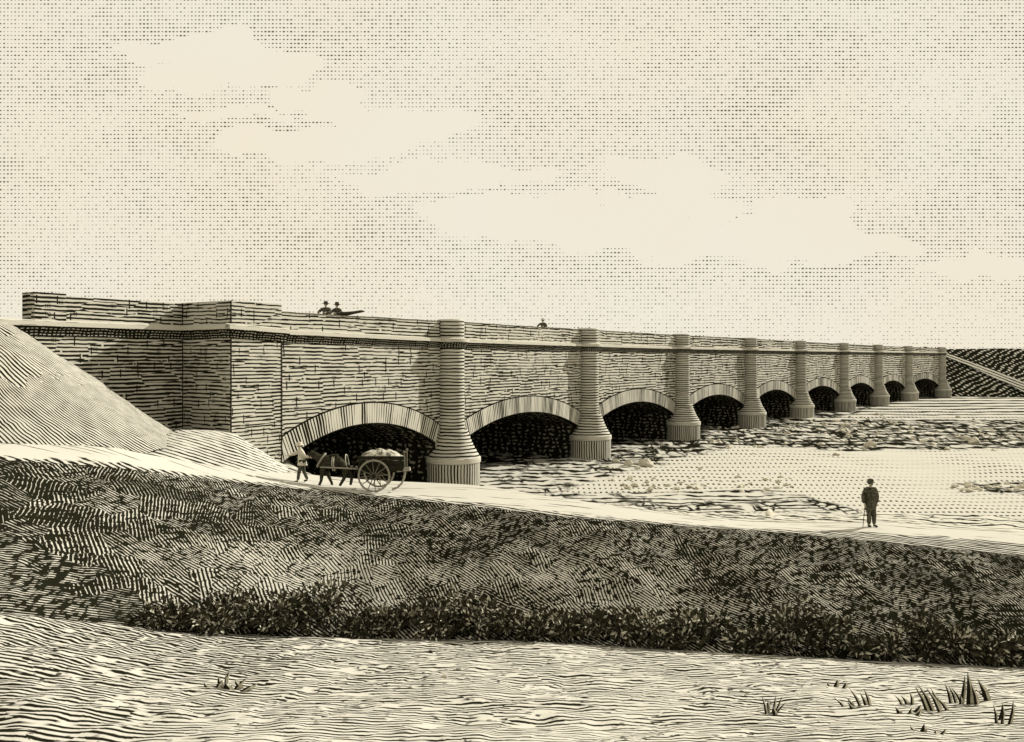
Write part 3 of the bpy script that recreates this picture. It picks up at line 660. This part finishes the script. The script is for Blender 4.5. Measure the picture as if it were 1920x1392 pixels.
# carter leading the horse
DC = 38.2
cl_ = P(567, 912, DC); gz = ground_z(cl_.x, cl_.y)
human((cl_.x, cl_.y, gz), R(-75), 'carter in white shirt and pale brimmed hat leading the horse, arm held out', coat='cloth_light', legs='cloth_dark', hat='wide', hatmat='cloth_light', coat_len=.78, scale=.98, bulk=1.22,
      J=dict(spi=(0, -.02, 1.13), che=(0, -.06, 1.33), nec=(0, -.10, 1.47), chin=(0, -.13, 1.53), head=(0, -.13, 1.61), crn=(0, -.12, 1.68), sL=(.18, -.06, 1.40), sR=(-.18, -.06, 1.40),
             eR=(-.21, -.30, 1.26), wR=(-.2, -.52, 1.20), eL=(.26, .10, 1.17), wL=(.22, .28, 1.12), kL=(.10, -.14, .50), aL=(.11, -.2, .10), tL=(.12, -.36, .035), kR=(-.1, .06, .48), aR=(-.11, .22, .11), tR=(-.12, .08, .035)))
# three people looking over the parapet
def on_deck(px, back=1.0):
    p = on_line(px) - n0 * back; return p
for px, rz, lb, jj in ((611, 20, 'person in floppy dark hat leaning on parapet, left of the pair above the first arch', dict(eL=(.34, -.18, 1.22), wL=(.2, -.4, 1.2), eR=(-.34, -.18, 1.22), wR=(-.2, -.4, 1.2))),
                       (632, 10, 'person in brimmed hat leaning on parapet, right of the pair beside the dark bundle', dict(eL=(.36, -.16, 1.22), wL=(.2, -.4, 1.2), eR=(-.30, -.2, 1.22), wR=(-.1, -.42, 1.2)))):
    p = on_line(px, ND[0] - n0 * .98)
    human((p.x, p.y, 9.42), R(-32 + rz), lb, jj, hat='wide', coat='cloth_dark', scale=1.1, bulk=1.15)
d2 = (ND[1] - ND[0]).normalized(); p = on_line(1018, ND[0] - n0 * 1.)
human((p.x, p.y, 9.42), R(-30), 'lone person in pale hat leaning on parapet above the second arch', dict(eL=(.42, -.18, 1.2), wL=(.3, -.4, 1.2), eR=(-.36, -.18, 1.22), wR=(-.2, -.4, 1.2)), hat='wide', coat='cloth_dark', hatmat='cloth_light', scale=1.1)
bp = on_line(650, ND[0] - n0 * .35)
bd = skinned('bundle', {'a': ((-.55, 0, .10), .13), 'b': ((-.1, 0, .14), .13), 'c': ((.35, 0, .22), .09), 'd': ((.75, 0, .30), .085), 'e': ((.95, 0, .29), .02)}, [('a', 'b'), ('b', 'c'), ('c', 'd'), ('d', 'e')], 'ink2', None, 1)
bd.location = (bp.x + .1, bp.y, 10.58); bd.rotation_euler = (0, 0, math.atan2(d0.y, d0.x) - R(35)); tag(bd, 'long dark tapering bundle lying on the parapet beside two people', 'bundle')

# ---------------------------------------------------------------- horse
hp = P(0, 912, DC); px2 = lambda px: (px - 960) / F * DC
hx0 = px2(626); hgz = ground_z(hx0, DC)
horse = tag(empty('horse', (hx0, DC, hgz)), 'dark horse in harness walking left in the shafts of the cart', 'horse')
hpt = dict(bar=((-.02, 0, 1.02), .31), rum=((.60, 0, 1.08), .29), loi=((.30, 0, 1.05), .30), che=((-.42, 0, 1.04), .29), nk1=((-.66, 0, 1.24), .19), nk2=((-.84, 0, 1.37), .15), pol=((-.98, 0, 1.45), .12), fac=((-1.13, 0, 1.31), .095), muz=((-1.22, 0, 1.16), .075), nos=((-1.24, 0, 1.11), .045),
           ea1=((-.95, .06, 1.58), .016), ea2=((-.95, -.06, 1.58), .016))
hed = [('bar', 'loi'), ('loi', 'rum'), ('bar', 'che'), ('che', 'nk1'), ('nk1', 'nk2'), ('nk2', 'pol'), ('pol', 'fac'), ('fac', 'muz'), ('muz', 'nos'), ('pol', 'ea1'), ('pol', 'ea2')]
def leg(nm, root, pts, rs):
    prev = root
    for i_, (p_, r_) in enumerate(zip(pts, rs)): hpt[nm + str(i_)] = (p_, r_); hed.append((prev, nm + str(i_))); prev = nm + str(i_)
leg('fa', 'che', [(-.44, -.13, .82), (-.50, -.13, .50), (-.52, -.13, .27), (-.60, -.13, .09), (-.63, -.13, .035)], [.15, .095, .068, .06, .07])
leg('fb', 'che', [(-.40, .13, .82), (-.28, .13, .50), (-.18, .13, .27), (-.10, .13, .10), (-.13, .13, .035)], [.15, .095, .068, .06, .07])
leg('ha', 'rum', [(.55, -.13, .80), (.48, -.13, .62), (.50, -.13, .42), (.32, -.13, .12), (.27, -.13, .035)], [.2, .13, .085, .065, .07])
leg('hb', 'rum', [(.62, .13, .80), (.60, .13, .62), (.76, .13, .44), (.72, .13, .12), (.68, .13, .035)], [.2, .13, .085, .065, .07])
skinned('body', hpt, hed, 'hide', horse, 2)
skinned('tail', {'a': ((.78, 0, 1.12), .045), 'b': ((.88, 0, .9), .06), 'c': ((.90, 0, .6), .05), 'd': ((.88, 0, .42), .015)}, [('a', 'b'), ('b', 'c'), ('c', 'd')], 'ink', horse, 1)
skinned('mane', {'a': ((-.97, 0, 1.55), .035), 'b': ((-.80, 0, 1.49), .045), 'c': ((-.58, 0, 1.34), .05), 'd': ((-.46, 0, 1.28), .02)}, [('a', 'b'), ('b', 'c'), ('c', 'd')], 'ink', horse, 1)
def ring(b, c, rx, rz_, r, tilt=0., n=26, axis='x'):
    pts = []
    for i in range(n + 1):
        t = 2 * math.pi * i / n; v = Vector((0, rx * math.cos(t), rz_ * math.sin(t)))
        if axis == 'y': v = Vector((rx * math.cos(t), 0, rz_ * math.sin(t)))
        v = Matrix.Rotation(tilt, 3, 'Y') @ v; pts.append(Vector(c) + v)
    for p_, q_ in zip(pts, pts[1:]): b.bar(p_, q_, r, 6)
    return b
ring(B(), (-.54, 0, 1.14),   .25, .33, .045, R(32)).make('collar', 'wood_light', horse, True)
ring(ring(B(), (-.02, 0, 1.03), .325, .335, .022), (.05, 0, 1.03), .325, .335, .022).make('girth_strap', 'cloth_light', horse, True)
sb = B(); sb.box((.02, 0, 1.34), (.30, .40, .09)); sb.make('saddle_pad', 'wood_dark', horse)
ring(B(), (.58, 0, 1.08), .31, .31, .018, R(-10)).make('breech_strap', 'cloth_light', horse, True)
ring(B(), (-1.13, 0, 1.31), .085, .09, .012, R(48)).make('bridle', 'cloth_light', horse, True)
# ---------------------------------------------------------------- cart
cx0 = px2(706); cgz = ground_z(cx0, DC) + .0
cart = tag(empty('horse_cart', (cx0, DC, cgz)), 'two-wheeled wooden cart with large spoked wheels behind the horse on the road', 'cart')
WY = .72; WR = .70
def wheel(y):
    e = empty('wheel', (0, y, WR)); e.parent = cart
    ring(B(), (0, 0, 0), WR - .045, WR - .045, .046, 0, 40, 'y').make('rim', 'wood_light', e, True)
    B().bar((0, -.16, 0), (0, .16, 0), .085, 14).make('hub', 'wood_dark', e, True)
    s_ = B()
    for i in range(12):
        t = 2 * math.pi * i / 12 + .1; s_.bar((math.cos(t) * .07, 0, math.sin(t) * .07), (math.cos(t) * (WR - .05), 0, math.sin(t) * (WR - .05)), .026, 6, .019)
    s_.make('spokes', 'spoke_wood', e, True)
wheel(-WY); wheel(WY)
B().bar((0, -WY, WR), (0, WY, WR), .05, 10).make('axle', 'wood_dark', cart, True)
b = B(); b.box((.27, 0, .93), (1.95, 1.12, .07)); b.box((.27, -.4, .86), (2.0, .08, .10)); b.box((.27, .4, .86), (2.0, .08, .10)); b.make('bed', 'wood_dark', cart)
for s_ in (-1, 1):
    b = B()
    for kz in range(3): b.box((.27, s_ * .56, 1.06 + .19 * kz), (1.92, .035, .17))
    for kx in range(5): b.box((-.62 + kx * .44, s_ * .59, 1.2), (.05, .04, .62))
    b.make('side_board', 'wood_dark', cart)
b = B(); b.box((-.69, 0, 1.2), (.04, 1.08, .55)); b.make('front_board', 'wood_dark', cart)
b = B(); b.box((1.23, 0, 1.2), (.04, 1.08, .55)); b.make('tail_board', 'wood_dark', cart)
for s_ in (-1, 1): B().bar((-.66, s_ * .34, .95), (-2.38, s_ * .36, 1.03), .038, 8, .028).make('shaft', 'wood_light', cart, True)
for s_ in (-1, 1):
    b = B().bar((1.26, s_ * .5, .95), (1.26, s_ * .5, 1.66), .03, 8); b.lathe([(0, 1.62), (.06, 1.66), (.06, 1.72), (0, 1.76)], (1.26, s_ * .5), 10); b.make('corner_post', 'spoke_wood', cart, True)
b = B().bar((.95, -.45, .90), (1.52, -.52, .98), .07, 10, .09); b.make('rear_beam', 'wood_light', cart, True)
b = B(); pp = [(1.30, -.5, .86), (1.26, -.5, .6), (1.16, -.5, .36), (.98, -.5, .18), (.74, -.5, .09)]
for p_, q_ in zip(pp, pp[1:]): b.bar(p_, q_, .045, 8)
b.make('drag_skid', 'wood_light', cart, True)
# heaped load under a cloth
vs = []; fs = []; nx, ny = 30, 18
for i in range(nx + 1):
    for j in range(ny + 1):
        u, v = i / nx, j / ny; x = -.72 + 1.95 * u; y = -.58 + 1.16 * v
        e_ = (math.sin(math.pi * v) ** .5 if 0 < v < 1 else 0); env = max(0, math.sin(math.pi * min(1, u * 1.02 + .02))) ** .6
        vs.append((x, y, 1.36 + .42 * env * e_ + .07 * nz(x * 4, y * 4, 1.) + .03 * nz(x * 11, y * 11, 1.)))
for i in range(nx):
    for j in range(ny): fs.append((i * (ny + 1) + j, (i + 1) * (ny + 1) + j, (i + 1) * (ny + 1) + j + 1, i * (ny + 1) + j + 1))
o = mesh('cargo_sheet', vs, fs, 'canvas', smooth=True); sm_ = o.modifiers.new('solid', 'SOLIDIFY'); sm_.thickness = .1; o.location = (cx0, DC, cgz)
tag(o, 'pale crumpled sheet heaped over the load of the cart', 'sheet')

# ---------------------------------------------------------------- stones
rng = random.Random(7)
def rock_mesh(seed):
    bm = bmesh.new(); bmesh.ops.create_icosphere(bm, subdivisions=2, radius=1); rg_ = random.Random(seed)
    cut = [(Vector((rg_.uniform(-1, 1), rg_.uniform(-1, 1), rg_.uniform(-.5, 1))).normalized(), rg_.uniform(.55, .85)) for _ in range(9)]
    for v in bm.verts:
        for n_, h_ in cut:
            t = v.co.dot(n_)
            if t > h_: v.co -= n_ * (t - h_)
        v.co *= 1 + .08 * nz(v.co.x * 2 + seed, v.co.y * 2, 1., v.co.z)
    me = bpy.data.meshes.new('boulder'); bm.to_mesh(me); bm.free(); me.materials.append(M['stone']); return me
RM = [rock_mesh(s_) for s_ in range(7)]
def rock(name, x, y, z, sx, sy, sz, label, cat, group=None):
    o = bpy.data.objects.new(name, RM[rng.randrange(7)]); S.collection.objects.link(o); o.location = (x, y, z); o.scale = (sx, sy, sz)
    o.rotation_euler = (rng.uniform(-.3, .3), rng.uniform(-.3, .3), rng.uniform(0, 6.3)); return tag(o, label, cat, group)
def bedpt(px, py): D = HC * F / (py - HOR); return (px - 960) / F * D, D
for px, py, s_, lb in ((1155, 868, .34, 'large pale block tilted against foot of the second pier'), (1178, 872, .42, 'pale round-topped boulder in the middle of the heap beside second pier'), (1212, 874, .50, 'long flat pale slab at right end of the heap beside second pier'),
                       (1139, 878, .20, 'small square stone in front of second pier base'), (1150, 880, .16, 'tiny pale stone in front of the heap by second pier'), (1196, 880, .24, 'low grey stone between boulder and flat slab by second pier'), (1313, 880, .16, 'single small dark-edged stone lying alone on the pale flats')):
    x, y = bedpt(px, py); rock('boulder', x, y, s_ * .35, s_ * (1.6 if 'long' in lb else 1.1), s_, s_ * .8, lb, 'stone', 'stones by the second pier')
n_ = 0
for _ in range(270):
    zone = rng.random()
    if zone < .62: px, py = rng.uniform(1330, 1925), rng.gauss(815, 15)
    elif zone < .8: px, py = rng.uniform(1150, 1500), 905 + (rng.uniform(-10, 18))
    elif zone < .9: px, py = rng.uniform(1500, 1700), rng.uniform(775, 800)
    else: px, py = rng.uniform(1780, 1925), rng.uniform(908, 922)
    if py < 770: continue
    x, y = bedpt(px, py); s_ = rng.uniform(.10, .32) * (y / 85) ** .6
    rock('stone', x, y, s_ * .25, s_ * rng.uniform(.9, 1.7), s_, s_ * .6, 'small pale stone lying loose among others on the gravel bars of the river', 'stone', 'loose stones on the gravel bars')
for px, py, s_, lb in ((1463, 945, .25, 'flat low boulder on the slope left of the man with the stick'), ):
    q_ = P(px, py, 40); rock('boulder', q_.x, 41.5, .85, .6, .3, .13, lb, 'stone')
q_ = P(1826, 832, 85)
for px, py, s_, lb in ((1826, 833, .75, 'largest pale boulder on the far gravel bar, near right edge'), (1632, 838, .7, 'broad flat pale boulder at near edge of far gravel bar'), (1812, 824, .5, 'pointed pale boulder just left of the largest on the far bar')):
    x, y = bedpt(px, py); rock('boulder', x, y, s_ * .3, s_, s_ * .8, s_ * .7, lb, 'stone')

# ---------------------------------------------------------------- plants
def foot_at(px, up=0.):
    a_ = np.array([np.interp(px, COL, T_foot[:, q_]) for q_ in range(3)]); b_ = np.array([np.interp(px, COL, T_near[:, q_]) for q_ in range(3)])
    return Vector(a_ + (b_ - a_) * up)
def shrub(px, wid, hgt, label, up=.03, n=420, group=None, seed=0):
    rg_ = random.Random(seed); c = foot_at(px, up); root = tag(empty('bush', c), label, 'bush', group)
    # woody twigs
    t = B()
    for _ in range(9):
        a_ = rg_.uniform(0, 6.28); t.bar((0, 0, -.1), (math.cos(a_) * wid * .35, math.sin(a_) * wid * .3, hgt * rg_.uniform(.5, .85)), .02, 5, .006)
    t.make('stem', 'ink', root)
    vs = []; fs = []; mi_ = []
    def blade(p, dr, l, w_, m_):
        sd_ = dr.cross(Vector((rg_.uniform(-1, 1), rg_.uniform(-1, 1), rg_.uniform(-1, 1)))).normalized() * w_
        i = len(vs); vs.extend([p - sd_ * .3, p + dr * l * .45 + sd_, p + dr * l, p + dr * l * .45 - sd_]); fs.append((i, i + 1, i + 2, i + 3)); mi_.append(m_)
    lob = [(rg_.uniform(-.38, .38) * wid, rg_.uniform(-.25, .25) * wid, rg_.uniform(.2, .62) * hgt, rg_.uniform(.22, .42) * wid) for _ in range(6)]
    for i in range(n):
        lx, ly, lz, lr = lob[rg_.randrange(6)]; v = Vector((rg_.gauss(0, 1), rg_.gauss(0, 1), rg_.gauss(0, .8))).normalized(); rr_ = lr * rg_.uniform(.2, 1) ** .5
        p = Vector((lx, ly, lz)) + Vector((v.x * rr_, v.y * rr_, v.z * rr_ * hgt / wid * 1.3)); p.z = max(p.z, -.05)
        dr = (v + Vector((rg_.gauss(0, .4), rg_.gauss(0, .4), .12 + rg_.gauss(0, .4)))).normalized()
        lt = rg_.random() < .36
        blade(p, dr, rg_.uniform(.11, .24), rg_.uniform(.022, .042) if lt else rg_.uniform(.05, .09), 1 if lt else 0)
    mesh('foliage', vs, fs, ['leaf_dark', 'leaf'], root, mi=mi_); return root
spots = [(300, 1.5, .5), (375, 1.5, .85), (430, 1.3, .8), (485, 1.5, 1.05), (540, 1.5, .9), (595, 1.5, 1.0), (660, 1.5, .75), (715, 1.3, .75), (775, 1.4, .65), (835, 1.5, 1.05), (885, 1.4, .95), (950, 1.4, .85), (1010, 1.4, .8), (1075, 1.3, .8),
         (1135, 1.3, .6), (1195, 1.4, .75), (1260, 1.4, .75), (1330, 1.4, .75), (1410, 1.4, .95), (1490, 1.35, 1.15), (1560, 1.3, .85), (1640, 1.2, 1.0), (1720, 1.4, 1.1), (1795, 1.4, .95), (1870, 1.3, .7), (1925, 1.3, .7)]
words = 'first second third fourth fifth sixth seventh eighth ninth tenth eleventh twelfth thirteenth fourteenth fifteenth sixteenth seventeenth eighteenth nineteenth twentieth twenty-first twenty-second twenty-third twenty-fourth twenty-fifth last'.split()
under = lambda px: 'well left of the cart' if px < 500 else 'below the carter' if px < 580 else 'below the horse and cart' if px < 770 else 'below the first pier' if px < 930 else 'below the second arch' if px < 1090 else 'below the second and third piers' if px < 1300 else 'left of the man' if px < 1560 else 'below the man with the stick' if px < 1700 else 'near the right edge'
for i, (px, w_, h_) in enumerate(spots):
    shrub(px, w_ * (1.15 if px < 1400 else .9) * (.8, 1.05, .85, .95)[i % 4], h_ * (1.35, .62, 1.1, .8, 1.2)[i % 5], '%s dark bush at bank foot, %s from the left' % ('tall' if h_ > .94 else 'low' if h_ < .72 else 'leafy', words[i]) + ', ' + under(px).replace('well ', ''), .02 + .03 * (i % 3), int(460 * (w_ * h_ + .3)), 'bushes along the foot of the bank', i)
def field_pt(px, py):
    """intersection of a sight line with the field sheet"""
    for D in np.arange(12, 30, .05):
        a_ = np.array([np.interp(px, COL, T_foot[:, q_]) for q_ in range(3)]); z_f = HC - (1402 - HOR) / F * 12.5
        t = (D - 12.5) / (a_[1] - 12.5); zg = z_f + (a_[2] - z_f) * t
        if HC - (py - HOR) / F * D <= zg: return Vector(((px - 960) / F * D, D, zg))
    return foot_at(px)
def tuft(px, py, blades, label, name='grass_tuft', cat='plant', seed=0, dark=.5):
    rg_ = random.Random(seed); c = field_pt(px, py); s_ = c.y / F; vs = []; fs = []; mi_ = []
    for (bx, lean, hpx, wpx) in blades:
        h_ = hpx * s_; w_ = wpx * s_ * 1.5; x = bx * s_; lx = lean * s_ * 1.5; y = rg_.uniform(-.12, .12); ang = rg_.uniform(-.5, .5)
        a0 = Vector((x - w_ / 2, y, -.04)); a1 = Vector((x + w_ / 2, y + ang * w_, -.04)); m0 = Vector((x + lx * .5 - w_ * .42, y - .03, h_ * .55)); m1 = Vector((x + lx * .5 + w_ * .42, y - .03 + ang * w_, h_ * .55)); t_ = Vector((x + lx, y + .02, h_))
        mid0 = (a0 + a1) / 2 + Vector((0, -.012, 0)); midm = (m0 + m1) / 2 + Vector((0, -.012, 0)); i = len(vs)
        vs += [a0, mid0, a1, m0, midm, m1, t_]; fs += [(i, i + 1, i + 4, i + 3), (i + 1, i + 2, i + 5, i + 4), (i + 3, i + 4, i + 6), (i + 4, i + 5, i + 6)]; mi_ += [0, 1, 0, 1]
    o = mesh(name, vs, fs, ['ink', 'leaf'], None, mi=mi_); sm_ = o.modifiers.new('solid', 'SOLIDIFY'); sm_.thickness = .006; o.location = c; return tag(o, label, cat, 'weeds growing in the field')
tuft(1448, 1338, [(-12, -6, 36, 5), (-7, 1, 22, 5), (0, 5, 34, 4), (6, 10, 30, 4), (2, -2, 16, 6), (9, 14, 18, 4)], 'three-bladed weed standing alone between the field middle and the right-hand weeds', seed=1)
tuft(1600, 1330, [(-10, -14, 16, 6), (-3, -8, 18, 6), (6, -10, 18, 6), (18, -16, 38, 5), (34, -8, 36, 6), (28, -10, 30, 6)], 'low weed with leaning blades, left end of the right-hand weed row', seed=2)
tuft(1702, 1318, [(-12, -10, 16, 5), (8, -3, 20, 5), (0, -8, 12, 5)], 'smallest sprig of two short blades in the right-hand weeds', seed=3)
tuft(1745, 1332, [(-8, -16, 46, 6), (4, -20, 50, 6), (14, -18, 46, 6), (24, -12, 36, 7), (-2, -8, 28, 6), (34, -18, 26, 6)], 'leaning broad-bladed weed left of the tallest weed', seed=4)
tuft(1798, 1320, [(-12, -8, 36, 6), (0, -10, 30, 6), (10, -14, 28, 6), (-4, 6, 22, 5)], 'medium weed tucked close against left side of tallest weed', seed=5)
tuft(1826, 1322, [(-18, 4, 52, 8), (-8, -2, 62, 9), (2, -8, 42, 8), (12, -14, 34, 7), (-26, 0, 20, 6)], 'tallest weed with a pointed blade near the right edge', seed=6)
tuft(1852, 1318, [(0, -14, 46, 9), (6, -18, 24, 6)], 'single pointed leaf standing right of the tallest weed', seed=7)
tuft(1872, 1352, [(-6, -4, 32, 6), (2, 1, 36, 5), (14, 6, 42, 5), (10, 4, 26, 5)], 'twin-bladed weed lowest and nearest the right edge', seed=8)
tuft(1700, 1338, [(-12, -6, 12, 8), (0, 4, 13, 8), (10, 8, 10, 8), (18, 10, 12, 7)], 'squat dark clump of weed under the two short blades', seed=9)
tuft(420, 1292, [(-24, -10, 10, 9), (-14, 8, 16, 8), (-6, -5, 20, 7), (2, 5, 34, 6), (8, -4, 26, 6), (16, -9, 14, 8), (20, 14, 16, 7), (30, -8, 12, 8), (36, 18, 9, 8), (46, 10, 8, 8)], 'dark ragged weed clump alone in the left field', seed=10)
tuft(1570, 1290, [(-12, -5, 10, 7), (0, 3, 12, 7), (12, 4, 10, 7)], 'tiny dark weed above the leaning low weed', seed=11)
tuft(1738, 1374, [(-22, -6, 12, 8), (-8, 4, 14, 8), (6, 3, 10, 8), (22, 8, 9, 8)], 'flat dark sprawling weed at the bottom right', seed=12)
fp = field_pt(833, 1270); rock('stone', fp.x, fp.y, fp.z + .02, .09, .07, .06, 'small round dark stone alone in the middle of the field', 'stone').data = RM[0].copy()
